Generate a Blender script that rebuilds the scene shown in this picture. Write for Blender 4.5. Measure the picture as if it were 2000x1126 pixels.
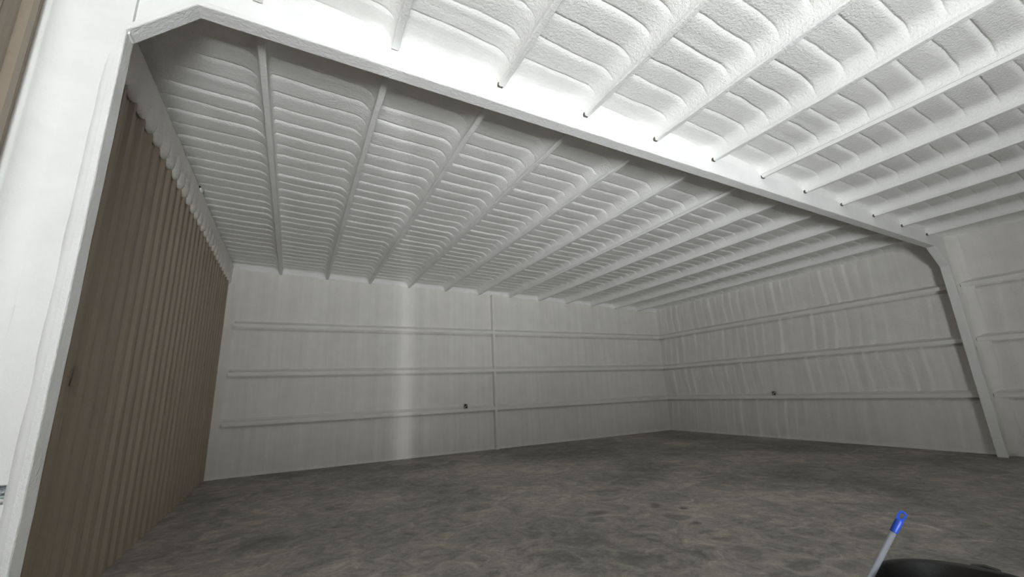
import bpy, bmesh, math, random
from mathutils import Vector, Matrix, noise
random.seed(7)
scene = bpy.context.scene
for o in list(bpy.data.objects): bpy.data.objects.remove(o)
C = scene.collection

# ------------------------------------------------------------------ camera
cd = bpy.data.cameras.new('camera'); cam = bpy.data.objects.new('camera', cd); C.objects.link(cam)
cd.sensor_fit = 'HORIZONTAL'; cd.sensor_width = 36; cd.lens = 36*817.11/2000
cd.clip_start = .05; cd.clip_end = 200
rt = Vector((0.89038, -0.45338, -0.04083)); up = Vector((-0.07361, -0.23191, 0.96995)); fw = Vector((0.44922, 0.86062, 0.23986))
CAM = Vector((0, 0, 1.7743))
cam.matrix_world = Matrix(((rt.x, up.x, -fw.x, CAM.x), (rt.y, up.y, -fw.y, CAM.y), (rt.z, up.z, -fw.z, CAM.z), (0, 0, 0, 1)))
scene.camera = cam

# ------------------------------------------------------------------ world, daylight, exposure
w = bpy.data.worlds.new('sky'); scene.world = w; w.use_nodes = True
bg = w.node_tree.nodes['Background']; bg.inputs[0].default_value = (.72, .84, 1, 1); bg.inputs[1].default_value = .6
vs = scene.view_settings
vs.view_transform = 'Standard'; vs.look = 'None'; vs.gamma = 1; vs.use_curve_mapping = False; vs.exposure = -0.08

def area(name, loc, aim, sx, sy, watts, col, spread=180):
    l = bpy.data.lights.new(name, 'AREA'); l.shape = 'RECTANGLE'; l.size = sx; l.size_y = sy
    l.energy = watts; l.color = col; l.spread = math.radians(spread)
    o = bpy.data.objects.new(name, l); C.objects.link(o); o.location = loc
    o.rotation_euler = (Vector(aim)-Vector(loc)).to_track_quat('-Z', 'Z').to_euler()
    return o
# daylight through the big open door behind the photographer: thrown up by the sunlit apron outside, plus the sky
area('sunlit_apron', (-6.0, -8.9, .03), (-6.0, -8.7, 3), 14.0, 7.8, 23500, (.94, .97, 1.0))
area('door_sky', (.5, -4.3, 1.2), (8, 4.0, 1.2), 2.8, 2.2, 120, (.90, .96, 1.0))
# small lamp added outside to throw the back wall's bright band through a slit
area('band_lamp', (-1.56, -5.02, 1.3), (3.05, 13.2, 2.2), .014, .014, 68, (.95, .97, 1.0), 76)

# ------------------------------------------------------------------ dimensions (metres)
L, R, D, YF = -1.76, 14.0, 13.19, -4.2      # tan wall, right wall, back wall, front wall
S = .0278                                   # roof fall towards the right
F0, F1 = 3.673, 3.838                       # frame flange, near and far edge
W0, W1 = 3.712, 3.800                       # frame web faces
ZB, ZF, H = 5.2616, 5.0205, .205            # purlin bottom, rafter flange bottom at x = 0; foam deck above purlin bottom
X0, P, PW = -.501, 1.219, .075
GZ = (1.221, 2.461, 3.735)
POST = 6.028
RIB = .305
zb = lambda x: ZB-S*x
zf = lambda x: ZF-S*x
ORD = ['first', 'second', 'third', 'fourth', 'fifth', 'sixth', 'seventh', 'eighth', 'ninth', 'tenth', 'eleventh', 'twelfth']

# ------------------------------------------------------------------ materials
def mat(name, col, rough=.9, metal=0):
    m = bpy.data.materials.new(name); m.use_nodes = True
    b = m.node_tree.nodes['Principled BSDF']
    b.inputs['Base Color'].default_value = (*col, 1); b.inputs['Roughness'].default_value = rough; b.inputs['Metallic'].default_value = metal
    return m
class NT:
    def __init__(s, m): s.t = m.node_tree; s.b = s.t.nodes['Principled BSDF']; s.co = s.n('ShaderNodeTexCoord')
    def n(s, ty, **k):
        x = s.t.nodes.new(ty)
        for a, v in k.items(): setattr(x, a, v)
        return x
    def l(s, a, b): s.t.links.new(a, b)
    def noise(s, scale, detail=3, rough=.5, dist=0, vec=None, stretch=None):
        v = vec or s.co.outputs['Object']
        if stretch:
            mp = s.n('ShaderNodeMapping'); mp.inputs['Scale'].default_value = stretch; s.l(v, mp.inputs['Vector']); v = mp.outputs[0]
        x = s.n('ShaderNodeTexNoise'); x.inputs['Scale'].default_value = scale; x.inputs['Detail'].default_value = detail
        x.inputs['Roughness'].default_value = rough; x.inputs['Distortion'].default_value = dist; s.l(v, x.inputs['Vector'])
        return x.outputs['Fac']
    def ramp(s, fac, *stops):
        r = s.n('ShaderNodeValToRGB'); e = r.color_ramp.elements
        while len(e) < len(stops): e.new(.5)
        for i, (p, c) in enumerate(stops):
            e[i].position = p; e[i].color = (*c, 1) if len(c) == 3 else c
        s.l(fac, r.inputs[0]); return r.outputs[0]
    def math(s, op, a, b=None, clamp=False):
        x = s.n('ShaderNodeMath', operation=op); x.use_clamp = clamp
        for i, v in enumerate((a, b)):
            if v is None: continue
            if isinstance(v, (int, float)): x.inputs[i].default_value = v
            else: s.l(v, x.inputs[i])
        return x.outputs[0]
    def mix(s, fac, a, b, mode='MIX'):
        x = s.n('ShaderNodeMix', data_type='RGBA', blend_type=mode)
        for i, v in ((0, fac), (6, a), (7, b)):
            if isinstance(v, (int, float)): x.inputs[i].default_value = v
            elif isinstance(v, tuple): x.inputs[i].default_value = (*v, 1)
            else: s.l(v, x.inputs[i])
        return x.outputs[2]
    def bump(s, hgt, strength, dist, prev=None):
        b = s.n('ShaderNodeBump'); b.inputs['Strength'].default_value = strength; b.inputs['Distance'].default_value = dist
        s.l(hgt, b.inputs['Height'])
        if prev: s.l(prev, b.inputs['Normal'])
        return b.outputs[0]
    def col(s, c): s.l(c, s.b.inputs['Base Color'])
    def nrm(s, n): s.l(n, s.b.inputs['Normal'])

def foam(name, col, grain=.5, streak=None):
    m = mat(name, col, .85); t = NT(m)
    a = t.noise(2.2, 4, .6)
    c = t.ramp(a, (.3, tuple(x*.95 for x in col)), (.7, tuple(min(1, x*1.03) for x in col)))
    if streak:
        k = t.noise(1.0, 3, .6, 0, stretch=streak)
        c = t.mix(1, c, t.ramp(k, (.35, (.93, .925, .91)), (.65, (1, 1, 1))), 'MULTIPLY')
    t.col(c)
    n1 = t.bump(t.noise(34, 3, .65), grain, .022)
    n2 = t.bump(t.noise(110, 2, .5), grain*.8, .007, n1)
    t.nrm(n2); return m
M_foam = foam('roof_foam', (.90, .895, .87), .6)
M_wall = foam('wall_foam', (.86, .84, .785), .45, streak=(5, 5, .12))
M_steel = foam('frame_foam', (.87, .868, .85), .5)
M_smooth = foam('web_foam', (.87, .868, .85), .16)
M_girt = foam('girt_foam', (.84, .822, .77), .35)
M_dark = mat('dark_steel', (.12, .11, .09), .7, .2)
M_in0 = mat('dark_void', (.03, .027, .024), .9)
M_galv = mat('galvanised', (.55, .55, .55), .4, .8)

m = M_tan = mat('tan_painted_steel', (.26, .205, .16), .5); t = NT(m)
t.col(t.mix(1, t.ramp(t.noise(1.2, 4, .6, stretch=(3, 3, .3)), (.3, (.312, .256, .197)), (.7, (.358, .296, .229))), t.ramp(t.noise(25, 3), (.3, (.95, .95, .95)), (.6, (1, 1, 1))), 'MULTIPLY'))
t.nrm(t.bump(t.noise(60, 2), .08, .004))

# ------------------------------------------------------------------ helpers
def link(name, me, m, parent=None):
    o = bpy.data.objects.new(name, me); C.objects.link(o)
    if m and not me.materials: me.materials.append(m)
    if parent: o.parent = parent
    return o
def obj(name, verts, faces, m, parent=None, smooth=False):
    me = bpy.data.meshes.new(name); me.from_pydata([tuple(v) for v in verts], [], faces); me.update()
    if smooth: me.polygons.foreach_set('use_smooth', [True]*len(me.polygons))
    return link(name, me, m, parent)
def bobj(name, bm, m, parent=None, smooth=False):
    bmesh.ops.recalc_face_normals(bm, faces=bm.faces)
    me = bpy.data.meshes.new(name); bm.to_mesh(me); bm.free()
    if smooth: me.polygons.foreach_set('use_smooth', [True]*len(me.polygons))
    return link(name, me, m, parent)
def grid(name, us, vs_, fn, m, parent=None, flip=False, smooth=True):
    nu, nv = len(us), len(vs_)
    V = [fn(u, v) for v in vs_ for u in us]; Fc = []
    for j in range(nv-1):
        for i in range(nu-1):
            q = (j*nu+i, j*nu+i+1, (j+1)*nu+i+1, (j+1)*nu+i)
            Fc.append(q[::-1] if flip else q)
    return obj(name, V, Fc, m, parent, smooth)
def box(bm, x0, x1, y0, y1, z0, z1, shear=0):
    v = [bm.verts.new((x, y, z-shear*x)) for z in (z0, z1) for y in (y0, y1) for x in (x0, x1)]
    for f in ((0, 2, 3, 1), (4, 5, 7, 6), (0, 1, 5, 4), (2, 6, 7, 3), (0, 4, 6, 2), (1, 3, 7, 5)): bm.faces.new([v[i] for i in f])
def extrude_poly(bm, pts, f3, a, b, n=1, wob=0, seed=0):
    """closed 2-D outline pts swept from a to b; f3(p, q, s) gives the 3-D point"""
    rings = []
    for k in range(n+1):
        s = a+(b-a)*k/n; ring = []
        for i, (p, q) in enumerate(pts):
            if wob:
                p += wob*noise.noise((s*2.3+seed, i*3.1, seed*.7)); q += wob*noise.noise((s*2.9, i*2.7+seed, 5+seed))
            ring.append(bm.verts.new(f3(p, q, s)))
        rings.append(ring)
    m_ = len(pts)
    for r0, r1 in zip(rings, rings[1:]):
        for i in range(m_): bm.faces.new((r0[i], r0[(i+1) % m_], r1[(i+1) % m_], r1[i]))
    bm.faces.new(rings[0]); bm.faces.new(rings[-1][::-1])
def tube(bm, pts, r, seg=10, caps=True):
    rings = []; prev = None
    for i, p in enumerate(pts):
        p = Vector(p); d = (Vector(pts[min(i+1, len(pts)-1)])-Vector(pts[max(i-1, 0)])).normalized()
        a = prev if prev else (Vector((0, 0, 1)) if abs(d.z) < .9 else Vector((1, 0, 0)))
        s = d.cross(a).normalized(); u = s.cross(d); prev = u
        rr = r[i] if isinstance(r, (list, tuple)) else r
        rings.append([bm.verts.new(p+rr*(math.cos(2*math.pi*k/seg)*s+math.sin(2*math.pi*k/seg)*u)) for k in range(seg)])
    for r0, r1 in zip(rings, rings[1:]):
        for k in range(seg): bm.faces.new((r0[k], r0[(k+1) % seg], r1[(k+1) % seg], r1[k]))
    if caps: bm.faces.new(rings[0][::-1]); bm.faces.new(rings[-1])
def empty(name, loc=(0, 0, 0)):
    o = bpy.data.objects.new(name, None); C.objects.link(o); o.location = loc; o.empty_display_size = .1; return o
def tag(o, label, cat, group=None):
    o['label'] = label; o['category'] = cat
    if group: o['group'] = group
    return o
def struct(o, label=None, cat=None):
    o['kind'] = 'structure'
    if label: o['label'] = label
    if cat: o['category'] = cat
    return o
def lin(a, b, n): return [a+(b-a)*i/(n-1) for i in range(n)]
def smooth01(x): x = max(0, min(1, x)); return x*x*(3-2*x)

# ------------------------------------------------------------------ floor
m = M_floor = mat('stained_concrete', (.13, .12, .105), .62); t = NT(m)
ob = t.co.outputs['Object']
wv = t.n('ShaderNodeTexNoise'); wv.inputs['Scale'].default_value = 1.6; wv.inputs['Detail'].default_value = 3; t.l(ob, wv.inputs['Vector'])
vm = t.n('ShaderNodeVectorMath', operation='MULTIPLY_ADD'); t.l(wv.outputs['Color'], vm.inputs[0]); vm.inputs[1].default_value = (.5, .5, 0); t.l(ob, vm.inputs[2])
wvec = vm.outputs[0]
big = t.noise(.33, 3, .55, .4)
mid = t.noise(2.5, 7, .68, 1.2, vec=wvec)
fine = t.noise(9, 6, .72, 1.4)
grit = t.noise(60, 3, .6)
k = t.math('ADD', t.math('MULTIPLY', big, .36), t.math('ADD', t.math('MULTIPLY', mid, .44), t.math('MULTIPLY', fine, .22)))
c = t.ramp(k, (.40, (.185, .174, .153)), (.47, (.325, .306, .27)), (.53, (.44, .413, .362)), (.60, (.66, .617, .536)))
# scuffed swirl marks left by shoes and mopping, along a trail across the slab
marks = [(4.9, 4.73, .20), (4.86, 4.35, .15), (4.75, 4.0, .17), (4.7, 3.72, .2), (4.52, 3.35, .26), (4.62, 3.0, .22), (4.95, 2.66, .24), (5.1, 5.3, .16), (5.3, 5.0, .14),
         (-.2, 6.95, .45), (4.1, 5.54, .22), (3.95, 5.2, .16), (2.85, 5.18, .2), (2.77, 6.87, .3), (.8, 8.3, .35), (5.0, 6.4, .3), (3.43, 3.9, .3), (6.1, 3.0, .25)]
tot = None
for i, (mx, my, mr) in enumerate(marks):
    d = t.n('ShaderNodeVectorMath', operation='DISTANCE'); t.l(wvec, d.inputs[0]); d.inputs[1].default_value = (mx+.25, my+.25, 0)
    q = t.math('MULTIPLY', t.math('SUBTRACT', d.outputs['Value'], mr), 14)
    ring = t.math('SUBTRACT', 1, t.math('ABSOLUTE', q), clamp=True)
    inner = t.math('MULTIPLY', t.math('SUBTRACT', 1, t.math('MULTIPLY', d.outputs['Value'], .9/mr), clamp=True), -.9)
    v = t.math('ADD', ring, inner); tot = v if tot is None else t.math('ADD', tot, v)
gate = t.math('MULTIPLY', t.math('SUBTRACT', t.noise(3.5, 4, .6), .33, clamp=True), 4.5)
tot = t.math('MULTIPLY', tot, gate)
c = t.mix(t.math('MULTIPLY', tot, .32, clamp=True), c, (.64, .60, .52))
c = t.mix(t.math('MULTIPLY', tot, -.9, clamp=True), c, (.18, .168, .148))
c = t.mix(1, c, t.ramp(grit, (.3, (.86, .86, .86)), (.7, (1.08, 1.08, 1.08))), 'MULTIPLY')
dd = t.n('ShaderNodeVectorMath', operation='DISTANCE'); t.l(wvec, dd.inputs[0]); dd.inputs[1].default_value = (3.7, 3.9, 0)
c = t.mix(1, c, t.ramp(t.math('MULTIPLY', dd.outputs['Value'], .1), (.12, (1.0, 1.0, .99)), (.8, (.80, .80, .79))), 'MULTIPLY')   # lightest around one spot, darker with distance
t.col(c)
t.l(t.ramp(mid, (.35, (.5, .5, .5)), (.65, (.75, .75, .75))), t.b.inputs['Roughness'])
t.nrm(t.bump(grit, .15, .004))
bm = bmesh.new(); box(bm, L-.3, R+.3, YF-.1, D+.3, -.15, 0)
struct(bobj('floor', bm, M_floor), 'stained dark grey concrete slab floor')

# ------------------------------------------------------------------ tan ribbed wall on the left
wl = struct(empty('wall_left', (L, 0, 0)), 'tan ribbed sheet metal wall on the left')
RIB0 = 3.43
prof = [(-.1525, 0), (-.125, 0), (-.118, .004), (-.098, .004), (-.091, 0), (-.065, 0), (-.03, .034), (.03, .034), (.065, 0), (.091, 0), (.098, .004), (.118, .004), (.125, 0), (.1525, 0)]
pv = []
for k in range(3): pv += [(k*RIB+y, x) for y, x in prof[(1 if k else 0):]]
pv = [(y+.1525, x) for y, x in pv]
n = len(pv)
bm = bmesh.new()
extrude_poly(bm, [(y, x) for y, x in pv]+[(pv[-1][0], -.012), (0, -.012)], lambda p, q, s: (q, p, s), 0, 5.62)
sheet = bobj('panel', bm, M_tan, wl)
y = RIB0-.1525-9*RIB*3; k = 0
ys = []
while y < D-.02:
    ys.append(y); y += 3*RIB
first = True
for y in ys:
    if y+3*RIB < YF: continue
    o = sheet if first else sheet.copy()
    if not first: C.objects.link(o)
    first = False; o.location = (0, y, 0)
# foam band along the top of the tan wall, its lower edge scalloped over the ribs
def band(y, v):
    s = abs(math.sin(math.pi*(y-RIB0)/RIB)); irr = noise.noise((y*1.7, 0, 3))
    zt = zb(L)+.09; zl = 4.96-.045*s**.8-.015*irr
    z = zt+(zl-zt)*min(1, v)
    th = .072-.034*v+.022*s*smooth01((v-.25)*1.8)
    if v > .85: th *= math.sqrt(max(0, 1-((v-.85)/.16)**2))
    th += .01*noise.noise((y*3, v*3, 1))
    return (th+.012, y, z)
for a, b in ((YF, W0-.02), (W1, D+.02)):
    grid('foam_band', lin(a, b, int((b-a)/.02)), [0, .1, .2, .3, .4, .5, .6, .7, .78, .85, .9, .94, .97, 1.0, 1.01], band, M_wall, wl, flip=True)
# torn flap and slit in one panel
bm = bmesh.new()
pr = [(.015, 0), (.045, .006), (.062, .022), (.058, .03), (.038, .018), (.015, .012)]
extrude_poly(bm, pr, lambda p, q, s: (p*(.4+.6*math.sin(.5+s*2.1)), 5.13+q+.02*s, 1.99+s*.17), 0, 1, 8)
bobj('torn_flap', bm, M_tan, wl)['label'] = 'bent tan metal flap at a torn slit'
bm = bmesh.new(); extrude_poly(bm, [(0, 0), (.02, .0), (.028, .012), (.02, .02), (0, .02)], lambda p, q, s: (p, 5.135+q*.7+.03*s, 1.99+s*.06), 0, 1); bobj('slit', bm, M_in0, wl)

# ------------------------------------------------------------------ back wall
wb = struct(empty('wall_back', (0, D, 0)), 'white foam-sprayed end wall with horizontal girts')
zones = [0, GZ[0]+.05, GZ[1]+.05, GZ[2]+.05, 5.6]
def zrows(k):                                                   # rows of a wall zone, close together at the slab and in the thin foam under a girt
    z0_, z1_ = zones[k], zones[k+1]; lo = [0, .02, .045, .07, .11] if k == 0 else [z0_]
    if k == 3: return lin(z0_, z1_, 14)
    return lo+lin(lo[-1], z1_-.17, 10)[1:]+[z1_-q for q in (.14, .115, .095, .08, .07, .06, .05, 0)]
def undercut(k, z): return 0 if k == 3 else .055*smooth01((z-(zones[k+1]-.13))/.08)
def back_fn(seed):
    def f(x, z):
        u = ((x+.07*noise.noise((x*.4, z*.5, seed)))/RIB) % 1
        d = .010*(1-(1-min(1, u*7))**2)*(1-.7*u) + .012*noise.noise((x*.9, z*.7, seed))+.004*noise.noise((x*6, z*.8, seed+9))
        d += .05*smooth01((-1.52-x)/.03)                     # foam over the corner channel
        d += .05*(1-smooth01(z/.06))-undercut(seed, z)*smooth01((x+1.53)/.03)   # foam lip at the slab, thin foam in the lee of the girt
        return (x, -d, z)
    return f
for (a, b) in ((L-.05, POST-.03), (POST+.03, R+.05)):
    for k in range(4):
        grid('foam_panel', lin(a, b, int((b-a)/.035)), zrows(k), back_fn(k), M_wall, wb)

# ------------------------------------------------------------------ right wall
wr = struct(empty('wall_right', (R, 0, 0)), 'white foam-sprayed side wall with ribbed texture')
jit = {}
def right_fn(seed):
    def f(y, z):
        yy = y+.05*noise.noise((y*.8, z*1.1, seed))-.05*math.sin(z*2.2+seed)+.2
        i = math.floor(yy/RIB); u = yy/RIB-i
        r = random.Random(i*17+seed*3).random()
        amp = (.012+.028*r)*(.55+.8*max(0, .5+noise.noise((i*1.3, z*.9, seed))))
        d = amp*(1-(1-min(1, u*5))**2)*(1-.85*u**1.5)+.008*noise.noise((y*4, z*2, seed))
        d += .05*(1-smooth01(z/.07))-undercut(seed-1, z)
        return (-d-.01, y, z)
    return f
for (a, b) in ((YF, W0+.02), (W1-.02, D+.02)):
    for k in range(4):
        grid('foam_panel', lin(a, b, int((b-a)/.03)), zrows(k), right_fn(k+1), M_wall, wr, flip=True)

# ------------------------------------------------------------------ front wall with the open door (behind the photographer)
bm = bmesh.new()
DX0, DX1, DZ = -1.05, 2.3, 2.4
GX, GW = -1.371, .029                                          # slit added in the wall to shape the band lamp's beam
box(bm, L-.3, GX-GW, YF-.15, YF, 0, 5.7); box(bm, GX+GW, DX0, YF-.15, YF, 0, 5.7); box(bm, GX-GW, GX+GW, YF-.15, YF, 3.0, 5.7)
box(bm, DX1, R+.3, YF-.15, YF, 0, 5.7); box(bm, DX0, DX1, YF-.15, YF, DZ, 5.7)
struct(bobj('wall_front', bm, M_wall), 'white foam-sprayed front wall with an open doorway')
bm = bmesh.new()
box(bm, DX0, DX0+.06, YF-.16, YF+.03, 0, DZ); box(bm, DX1-.06, DX1, YF-.16, YF+.03, 0, DZ); box(bm, DX0+.06, DX1-.06, YF-.16, YF+.03, DZ-.06, DZ)
struct(bobj('trim_1', bm, M_galv), 'steel frame of the open door in the front wall')
bm = bmesh.new(); box(bm, -1.27, -1.225, YF-.88, YF-.15, .01, 3.0); bmesh.ops.bevel(bm, geom=bm.edges[:], offset=.004, segments=1, affect='EDGES')
d1 = struct(bobj('band_lamp_shield', bm, M_galv), 'added steel leaf shielding the doorway from the band lamp')  # unseen leaf, added to keep the band lamp out of the doorway
bm = bmesh.new(); tube(bm, [(-1.225, YF-.82, 1.0), (-1.16, YF-.82, 1.0), (-1.16, YF-.70, 1.0)], .01, 8); bobj('shield_handle', bm, M_dark, d1, True)

# ------------------------------------------------------------------ roof foam
ce = struct(empty('ceiling', (0, 0, 5.4)), 'white foam-sprayed ribbed roof underside')
def strip(xa, xb, ya, yb, ra, rb, yend_a, yend_b, seed, da=1, db=1):
    w_ = xb-xa; xs = [0]+[ra*q for q in (.04, .12, .25, .45, .7, 1)]
    xs += [ra+(w_-rb-ra)*k/9 for k in range(1, 10)]+[w_-rb*q for q in (.8, .6, .42, .27, .15, .07, .02, 0)]
    def cove(d, r):
        if d >= r or r <= 0: return 0
        return 1-math.sqrt(max(0, 1-(1-max(d, 0)/r)**2))
    US = (0, .02, .05, .10, .17, .27, .40, .54, .68, .80, .89, .95, .98)
    i0, i1 = math.floor(ya/RIB)-1, math.ceil(yb/RIB)+1
    def shift(i_, x):                                          # where lap line i_ lies
        r_ = random.Random(i_*31+seed*7)
        tx = (x-xa)/w_
        return r_.uniform(-.02, .02)+.028*noise.noise((x*1.3, i_*1.7, seed))+.012*noise.noise((x*4, i_*2.9, seed))+.05*tx**3
    rows = []; V = []; Fc = []
    sh = {i_: [shift(i_, xa+x) for x in xs] for i_ in range(i0, i1+2)}
    for i_ in range(i0, i1+1):
        r_ = random.Random(i_*13+seed*5); amp = .014+.010*r_.random(); lap = .3+.4*r_.random() if r_.random() < .22 else None
        for u in US:
            ym = (i_+u)*RIB
            if ym < ya-.1 or ym > yb+.1: continue
            pil = (1-(1-min(1, u/.2))**2)*(1-.5*max(0, (u-.2)/.8)**1.7)*min(1, (1-u)/.045+.0)
            if lap: pil -= .3*math.exp(-((u-lap)/.05)**2)
            row = []
            for k, x_ in enumerate(xs):
                x = xa+x_; y = ym+sh[i_][k]*(1-u)+sh[i_+1][k]*u; y = max(ya, min(yb, y))
                a = cove(x_, ra)*da; b = cove(w_-x_, rb*(1+.2*noise.noise((y*2.2, seed, 0))))*db
                e = max(cove(y-ya, yend_a), cove(yb-y, yend_b))
                dr = 1-(1-a)*(1-b)*(1-e); tx = x_/w_
                h = H*(1-dr)+.006-(amp*pil+.016*math.sin(math.pi*tx))*max(0, 1-dr*1.3)+.004*noise.noise((x*4, y*4, seed))
                row.append(len(V)); V.append((x, y, zb(x)+max(h, .004)-5.4))
            rows.append(row)
    for r0, r1 in zip(rows, rows[1:]):
        for k in range(len(xs)-1): Fc.append((r0[k], r1[k], r1[k+1], r0[k+1]))
    obj('foam_strip', V, Fc, M_foam, ce, True)
px = [X0+i*P for i in range(12)]
for bay, (ya, yb, ea, eb) in enumerate(((YF, W0+.01, 0, .10), (W1-.01, D, .10, .13))):
    for i in range(13):
        if i == 0: xa, xb, ra, rb, da, db = L, px[0]-PW, .12, .19, .45, 1
        elif i == 12: xa, xb, ra, rb, da, db = px[11]-.004, R+.02, .05, .30, .6, 1
        else: xa, xb, ra, rb, da, db = px[i-1]-.004, px[i]-PW+.004, .045, .19, .5, 1
        strip(xa, xb, ya, yb, ra, rb, ea, eb, i+20*bay, da, db)
# roof sheeting above the foam so that no sky shows through
bm = bmesh.new(); box(bm, L-.3, R+.3, YF-.15, D+.3, ZB+.30-5.4, ZB+.34-5.4, S); bobj('roof_sheet', bm, M_galv, ce)
bm = bmesh.new(); box(bm, L-.3, R+.3, D+.1, D+.2, -.15-5.4, 5.7-5.4); bobj('wall_sheet', bm, M_galv, wb).location = (0, -D, 5.4)
bm = bmesh.new(); box(bm, R+.1, R+.2, YF-.15, D+.2, -.15, 5.7); bobj('wall_sheet', bm, M_galv, wr).location = (-R, 0, 0)

# a foam drip beside a small hole; a dark ball stands for its shade
bm = bmesh.new(); bmesh.ops.create_icosphere(bm, subdivisions=2, radius=.04)
for v in bm.verts: v.co = Vector((v.co.x*.8-1.675, v.co.y*2.0+8.32, v.co.z*1.0+zb(L)+.085-5.4))
bobj('foam_drip', bm, M_foam, ce, True)
bm = bmesh.new(); bmesh.ops.create_icosphere(bm, subdivisions=1, radius=.022)
for v in bm.verts: v.co = Vector((v.co.x-1.675, v.co.y+8.18, v.co.z+zb(L)+.085-5.4))
bobj('dark_hole', bm, M_in0, ce, True)

# ------------------------------------------------------------------ purlins
GN, GFR = 'foam-coated purlins before the rafter', 'foam-coated purlins beyond the rafter'
def purlin(i, ya, yb, near):
    x = px[i]; odd = i == 6
    root = empty('roof_purlin', (x, ya, zb(x)))
    side = 'on the near side of the rafter' if near else 'beyond the rafter'
    if odd: lab = 'white roof purlin with a bare thin bottom channel, '+('near side of the rafter' if near else 'running from rafter to back wall')
    else: lab = 'white foam-coated roof purlin %s, %s from the tan wall' % (side, ORD[i])
    tag(root, lab, 'purlin', GN if near else GFR)
    r = .014; hgt = H+.05
    if not odd:
        pts = [(-PW, hgt), (-PW, r), (-PW+r*.3, r*.3), (-PW+r, 0), (-r, 0), (-r*.3, r*.3), (0, r), (0, hgt)]
        bm = bmesh.new(); extrude_poly(bm, pts, lambda p, q, s: (p, s, q-S*p), .03 if near is None else 0, yb-ya-(.028 if near else 0), int((yb-ya)/.08), .006, i+(40 if near else 0))
        bobj('foam_jacket', bm, M_steel, root)
    else:
        pts = [(-PW, hgt), (-PW, .066), (-.05, .06), (-.05, hgt)]
        bm = bmesh.new(); extrude_poly(bm, pts, lambda p, q, s: (p, s, q-S*p), 0, yb-ya-(.028 if near else 0), int((yb-ya)/.1), .004, i)
        bobj('foam_jacket', bm, M_steel, root)
        pts = [(-.112, .044), (-.118, .038), (-.09, .0), (-.05, .0), (-.045, .07), (-.058, .07), (-.062, .044)]
        bm = bmesh.new(); extrude_poly(bm, pts, lambda p, q, s: (p, s, q-S*p), 0, yb-ya-(.028 if near else 0), 40, .0015, i)
        bobj('bottom_channel', bm, M_smooth, root)
    if near and i > 1:                                         # bare steel and the gap's shade at the rafter web, as one dark piece
        e = yb-ya; bm = bmesh.new()
        box(bm, -PW-.006, -PW+.02, e-.031, e+.002, .004, .05); box(bm, -PW+.004, -.02, e-.031, e+.002, .001, .022)
        bobj('dark_notch', bm, M_dark, root)
for i in range(12):
    purlin(i, YF, W0, True)
for i in range(12):
    purlin(i, W1, D-.01, False)

# ------------------------------------------------------------------ rigid frame: two columns and a rafter
fr = tag(empty('rigid_frame', (0, F0, 0)), 'white foam-coated steel portal frame with two columns and sloping rafter', 'frame')
XL, XR = -1.3467, 13.50
path = [(XL, 0), (XL, 4.617), (-.95, zf(-.95)), (13.017, zf(13.017)), (XR, 4.232), (13.545, 0)]
T = .036
def offs(path, t):
    out = []
    for i, p in enumerate(path):
        ns = []
        for a, b in ((i-1, i), (i, i+1)):
            if a < 0 or b >= len(path): continue
            d = Vector((path[b][0]-path[a][0], path[b][1]-path[a][1])).normalized(); ns.append(Vector((-d.y, d.x)))
        n_ = sum(ns, Vector((0, 0))).normalized(); k_ = t/max(.3, n_.dot(ns[0]))
        out.append((p[0]+n_.x*k_, p[1]+n_.y*k_))
    return out
outer = offs(path, T)
def plate(name, k, parent, mt=M_steel):
    a, b, c_, d = Vector(path[k]), Vector(path[k+1]), Vector(outer[k+1]), Vector(outer[k])
    n_ = max(2, int((b-a).length/.06)); bm = bmesh.new(); rr = .012
    prof_ = [(F0+rr, 0), (F1-rr, 0), (F1-rr*.3, .3*rr), (F1, rr), (F1, T), (F0, T), (F0, rr), (F0+rr*.3, .3*rr)]
    rings = []
    for i in range(n_+1):
        s = i/n_; p = a.lerp(b, s); q = d.lerp(c_, s)
        ring = []
        for j, (yy, h) in enumerate(prof_):
            v = p.lerp(q, h/T); j1 = .004*noise.noise((p.x*4+j, p.y*4, j*2.3))
            ring.append(bm.verts.new((v.x+j1*.6, yy-F0+j1, v.y+j1*.6)))
        rings.append(ring)
    for r0, r1 in zip(rings, rings[1:]):
        for j in range(8): bm.faces.new((r0[j], r0[(j+1) % 8], r1[(j+1) % 8], r1[j]))
    bm.faces.new(rings[0]); bm.faces.new(rings[-1][::-1])
    return bobj(name, bm, mt, parent)
y0, y1 = W0-F0, W1-F0
# left column web (with the wiring pocket cut out of the foam), right column web
HX0, HX1, HZ0, HZ1 = -1.62, -1.366, 1.264, 1.370
bm = bmesh.new()
box(bm, L-.05, XL-T+.004, y0-.012, y1, 0, HZ0); box(bm, L-.05, XL-T+.004, y0-.012, y1, HZ1, 4.60); box(bm, L-.05, -1.335, y0-.012, y1, 4.60, 5.56); box(bm, -1.335, -1.30, y0+.03, y1, 4.66, 5.56)
box(bm, HX1, XL-T+.004, y0-.012, y1, HZ0, HZ1); box(bm, L-.05, HX0, y0-.012, y1, HZ0, HZ1); box(bm, HX0, HX1, y0+.055, y1, HZ0, HZ1)
bmesh.ops.remove_doubles(bm, verts=bm.verts, dist=1e-5)
colL = bobj('column', bm, M_smooth, fr)
plate('column_flange', 0, colL)
bm = bmesh.new()                                               # foam bead where web meets flange
extrude_poly(bm, [(XL-T-.06, y0-.0115), (XL-T-.03, y0-.016), (XL-T-.008, y0-.027), (XL-T+.006, y0-.034), (XL-T+.012, y0), (XL-T-.06, y0+.005)], lambda p, q, s: (p, q+(y0-.009-q)*smooth01((s-4.25)/.33), s), 0, 4.6, 60, .002, 3)
bobj('foam_bead', bm, M_smooth, colL, True)
bm = bmesh.new()                                               # foam cove from web to tan wall
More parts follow.
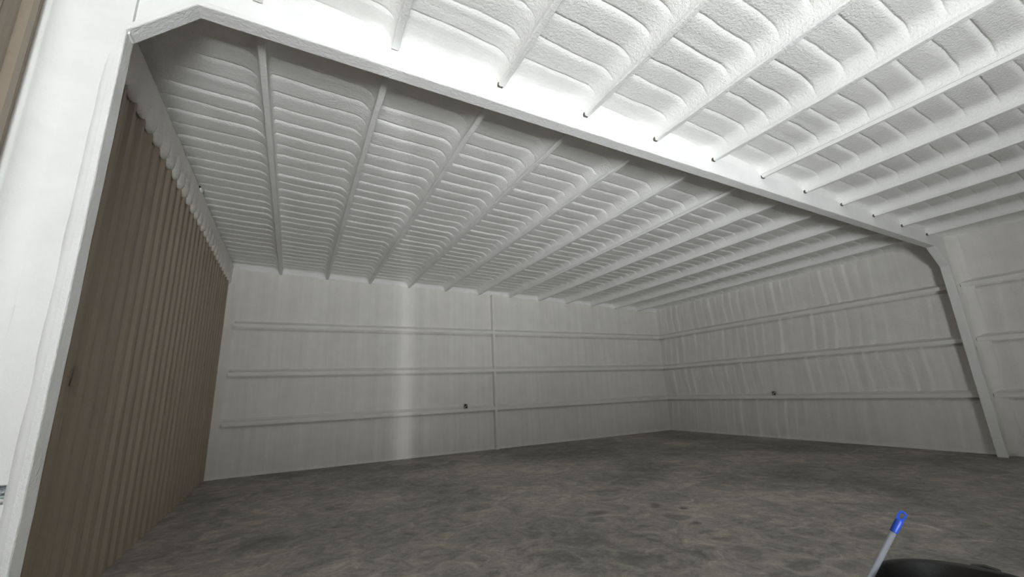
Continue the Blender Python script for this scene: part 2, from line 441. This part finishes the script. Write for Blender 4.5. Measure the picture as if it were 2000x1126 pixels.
arc = [(L+.035+.15*(1-math.cos(a)), y0-.0095-.15+.15*math.sin(a)) for a in [math.pi/2*k/8 for k in range(9)]]
extrude_poly(bm, arc+[(L-.02, y0+.02), (L-.02, y0-.155)], lambda p, q, s: (p, q, s), 0, 5.5, 40, .003, 8)
bobj('foam_cove', bm, M_smooth, colL, True)
bm = bmesh.new()
pts = [(13.545+T-.004, 0), (XR+T-.004, 4.25), (XR+T-.004, 5.2), (R+.05, 5.2), (R+.05, 0)]
extrude_poly(bm, pts, lambda p, q, s: (p, s, q), y0, y1)
colR = bobj('column', bm, M_smooth, fr)
plate('column_flange', 4, colR)
bm = bmesh.new()
arc = [(R-.03-.22*(1-math.cos(a)), y0-.22+.22*math.sin(a)) for a in [math.pi/2*k/8 for k in range(9)]]
extrude_poly(bm, arc+[(R+.05, y0+.02), (R+.05, y0-.22)], lambda p, q, s: (p, q, s), 0, 5.1, 60, .012, 9)
bobj('foam_cove', bm, M_wall, colR, True)
bm = bmesh.new()
o2 = outer
pts = [(-1.312, 4.71), (o2[2][0], o2[2][1]-.004), (o2[3][0], o2[3][1]-.004), (XR+T, 4.25), (XR+T, zb(XR)+.27), (-1.312, zb(XL)+.27)]
extrude_poly(bm, pts, lambda p, q, s: (p, s, q), y0, y1)
raf = bobj('rafter', bm, M_smooth, fr)
plate('rafter_flange', 2, raf); plate('haunch_flange', 1, raf); plate('haunch_flange', 3, raf)
bm = bmesh.new()
extrude_poly(bm, [(-.03, -.010), (-.01, -.022), (.02, -.026), (.03, .0), (-.03, .01)], lambda p, q, s: (s, y0+q, zf(s)+T+.012-p*.6), -.9, 13.0, 160, .003, 5)
bobj('foam_bead', bm, M_smooth, raf, True)

# ------------------------------------------------------------------ girts and the end-wall post
po = tag(empty('wall_post', (POST, D, 0)), 'white foam-coated vertical post between girts on the back wall', 'post')
bm = bmesh.new(); extrude_poly(bm, [(-.038, .03), (-.038, -.15), (-.028, -.168), (.032, -.168), (.04, -.15), (.04, .03)], lambda p, q, s: (p, q, s), 0, zb(POST)+.03, 60, .004, 2)
bobj('foam_jacket', bm, M_girt, po)
bm = bmesh.new(); box(bm, -.07, .07, -.2, .03, 0, .02); bobj('base_plate', bm, M_girt, po)
gp = [(.02, .20), (-.02, .175), (-.07, .135), (-.13, .108), (-.150, .098), (-.157, .088), (-.157, .012), (-.150, .002), (-.135, .004), (-.125, .035), (.0, .04), (.02, .04)]
hn = ('lowest', 'middle', 'highest')
def girt(name_label, grp, loc, axis, a, b, seed, notch=False):
    root = tag(empty('wall_girt', loc), name_label, 'girt', grp)
    bm = bmesh.new()
    f3 = (lambda p, q, s: (s, p, q)) if axis == 'x' else (lambda p, q, s: (p, s, q))
    extrude_poly(bm, gp, f3, a, b-(.03 if notch else 0), max(4, int((b-a)/.12)), .006, seed)
    bobj('foam_jacket', bm, M_girt, root)
    if notch:
        bm = bmesh.new(); box(bm, -.155, -.09, b-.034, b+.002, .012, .085); bobj('dark_notch', bm, M_dark, root)  # dark piece filling the notch at the column
for k in range(3):
    z = GZ[k]
    girt('%s white girt on the back wall, left of the post' % hn[k], 'back wall girts', (0, D, z), 'x', -1.508, POST-.036, k)
    girt('%s white girt on the back wall, right of the post' % hn[k], 'back wall girts', (0, D, z), 'x', POST+.038, R-.02, k+5)
    girt('%s white girt on the right wall, beyond the column' % hn[k], 'right wall girts', (R, 0, z), 'y', W1, D-.16, k+10)
    girt('%s white girt on the right wall, on the near side of the column' % hn[k], 'right wall girts', (R, 0, z), 'y', YF, W0, k+15, True)

# ------------------------------------------------------------------ electrical boxes
M_box = mat('box_steel', (.42, .42, .41), .45, .6); M_in = mat('box_inside', (.03, .028, .024), .8); M_wire = mat('pale_cable', (.75, .73, .68), .5)
def ebox(label, loc, rz):
    root = tag(empty('electrical_box', loc), label, 'junction box', 'open electrical boxes on the girts'); root.rotation_euler = (0, 0, rz)
    bm = bmesh.new(); a, b, t_ = .055, .065, .007
    box(bm, -a, a, -.05, 0, -b, -b+t_); box(bm, -a, a, -.05, 0, b-t_, b); box(bm, -a, -a+t_, -.05, 0, -b+t_, b-t_); box(bm, a-t_, a, -.05, 0, -b+t_, b-t_)
    bobj('box_body', bm, M_box, root)
    bm = bmesh.new(); box(bm, -a+t_, a-t_, -.006, 0, -b+t_, b-t_); bobj('back_plate', bm, M_in, root)
    bm = bmesh.new(); tube(bm, [(-.035, -.02, -.05), (-.015, -.055, -.01), (.015, -.06, .015), (.035, -.045, .03), (.042, -.02, .05)], .011, 8); bobj('cable', bm, M_wire, root, True)
    return root
ebox('small open metal junction box on lowest back wall girt', (4.97, D-.105, 1.395), 0)
ebox('small open metal junction box on lowest right wall girt', (R-.105, 8.58, 1.385), -math.pi/2)

# ------------------------------------------------------------------ cables in the pocket of the left column
cb = tag(empty('cable_bundle', (-1.49, W0, 1.27)), 'tangled grey-green cables in a pocket of the left column', 'cables')
cols = [(.30, .36, .36), (.55, .62, .58), (.16, .19, .21), (.42, .45, .50), (.62, .68, .62), (.22, .25, .28), (.36, .40, .42)]
for i, cc in enumerate(cols):
    rr = random.Random(i+3); mm = mat('cable_sheath_%d' % i, cc, .4); pts = []
    ph, am = rr.uniform(0, 6), rr.uniform(.018, .036)
    for k in range(15):
        s = k/14; pts.append((-.115+.225*s, .018-.006*(i % 3)+.010*math.sin(ph*2+s*8), .053+am*math.sin(ph+s*(4.5+i*.7))))
    bm = bmesh.new(); tube(bm, pts, .0065+.003*rr.random(), 8); bobj('cable', bm, mm, cb, True)

# ------------------------------------------------------------------ bin and broom
M_bin = mat('black_bin_plastic', (.022, .021, .020), .5); t = NT(M_bin)
t.col(t.ramp(t.noise(9, 5, .65, .5), (.4, (.006, .006, .006)), (.7, (.026, .024, .021)))); t.nrm(t.bump(t.noise(25, 3), .2, .01))
M_bag = mat('black_bag', (.012, .012, .013), .35); t = NT(M_bag); t.nrm(t.bump(t.noise(14, 4, .6, .8), .7, .03))
BZ = .945
bi = tag(empty('trash_bin', (2.452, .885, 0)), 'round black plastic bin standing on the concrete floor', 'bin')
def lathe(bm, pr, seg=56, wob=0):
    rings = []
    for j, (r, z) in enumerate(pr):
        rings.append([bm.verts.new(((r+wob*noise.noise((3*math.cos(2*math.pi*k/seg), 3*math.sin(2*math.pi*k/seg), z*4+j)))*math.cos(2*math.pi*k/seg), (r)*math.sin(2*math.pi*k/seg), z)) for k in range(seg)])
    for r0, r1 in zip(rings, rings[1:]):
        for k in range(seg): bm.faces.new((r0[k], r0[(k+1) % seg], r1[(k+1) % seg], r1[k]))
    return rings
bm = bmesh.new(); rg = lathe(bm, [(.235, 0), (.245, .01), (.27, .45), (.292, .86), (.305, .87), (.308, BZ-.012), (.302, BZ), (.292, BZ), (.286, BZ-.012), (.280, .80), (.26, .45), (.235, .02)])
bm.faces.new(rg[0][::-1]); bm.faces.new(rg[-1]); bobj('bin_body', bm, M_bin, bi, True)
bm = bmesh.new(); rg = lathe(bm, [(.277, .78), (.262, .70), (.262, .5), (.21, .35), (.10, .30), (.01, .31)], wob=.03); bm.faces.new(rg[-1]); bobj('bin_liner', bm, M_bag, bi, True)
for a in (.12, .12+math.pi):
    bm = bmesh.new(); c0, s0 = math.cos(a), math.sin(a)
    tube(bm, [(.298*c0+.05*s0, .298*s0-.05*c0, BZ-.03), (.318*c0+.04*s0, .318*s0-.04*c0, BZ-.006), (.325*c0, .325*s0, BZ-.002), (.318*c0-.04*s0, .318*s0+.04*c0, BZ-.008), (.298*c0-.05*s0, .298*s0+.05*c0, BZ-.03)], .009, 8)
    bobj('handle', bm, M_bin, bi, True)
tip = Vector((2.398, 1.016, 1.2)); con = Vector((2.259, 1.121, .962)); dv = (con-tip).normalized(); base = tip+dv*((tip.z-.16)/-dv.z)
br = tag(empty('broom', (base.x, base.y, 0)), 'broom with grey metal pole and blue grip leaning on the black bin', 'broom')
M_pole = mat('grey_pole', (.27, .28, .31), .4, .4); M_blue = mat('blue_plastic', (.010, .055, .40), .45); M_bris = mat('bristles', (.05, .09, .30), .8)
def rel(v): return tuple(Vector(v)-Vector((base.x, base.y, 0)))
bm = bmesh.new(); tube(bm, [rel(base), rel(tip+dv*.05)], .0115, 14); bobj('pole', bm, M_pole, br, True)
# blue end grip with a hanging hole: tapered sleeve that ends in a flat eye
ax = -dv; view = (CAM-tip).normalized(); sd = ax.cross(view).normalized(); nn = sd.cross(ax).normalized()
bm = bmesh.new(); tube(bm, [rel(tip+dv*.098), rel(tip+dv*.094), rel(tip+dv*.06), rel(tip+dv*.042), rel(tip+dv*.036)], [.0125, .0138, .0142, .0142, .012], 16)
gr = bobj('grip', bm, M_blue, br, True)
bm = bmesh.new(); outl = []; inn = []; N = 20
for k in range(N):
    a = 2*math.pi*k/N; ca, sa = math.cos(a), math.sin(a)
    sq = lambda v, e: math.copysign(abs(v)**e, v)
    outl.append((.0145*sq(ca, .6), .024*sq(sa, .6))); inn.append((.0065*sq(ca, .7), .0125*sq(sa, .7)+.004))
cen = tip+dv*.022
def P3(q, d): return Vector(rel(cen+sd*q[0]+ax*q[1]+nn*d))
rings = [[bm.verts.new(P3(q, d)) for q in o_] for o_, d in ((outl, -.009), (outl, .009), (inn, .009), (inn, -.009))]
for a in range(4):
    r0, r1 = rings[a], rings[(a+1) % 4]
    for k in range(N): bm.faces.new((r0[k], r0[(k+1) % N], r1[(k+1) % N], r1[k]))
bobj('hanging_eye', bm, M_blue, gr)
bm = bmesh.new(); box(bm, -.15, .15, -.025, .025, .11, .17); bmesh.ops.bevel(bm, geom=bm.edges[:], offset=.012, segments=2, affect='EDGES'); bobj('head', bm, M_blue, br)
bm = bmesh.new()
for i in range(22):
    for j in range(4):
        x_, y_ = -.14+.28*i/21, -.018+.036*j/3; tube(bm, [(x_, y_, .115), (x_*1.15, y_*1.5, 0.001)], .005, 5)
b_ = bobj('bristles', bm, M_bris, br); b_['kind'] = 'stuff'
bpy.context.view_layer.update()
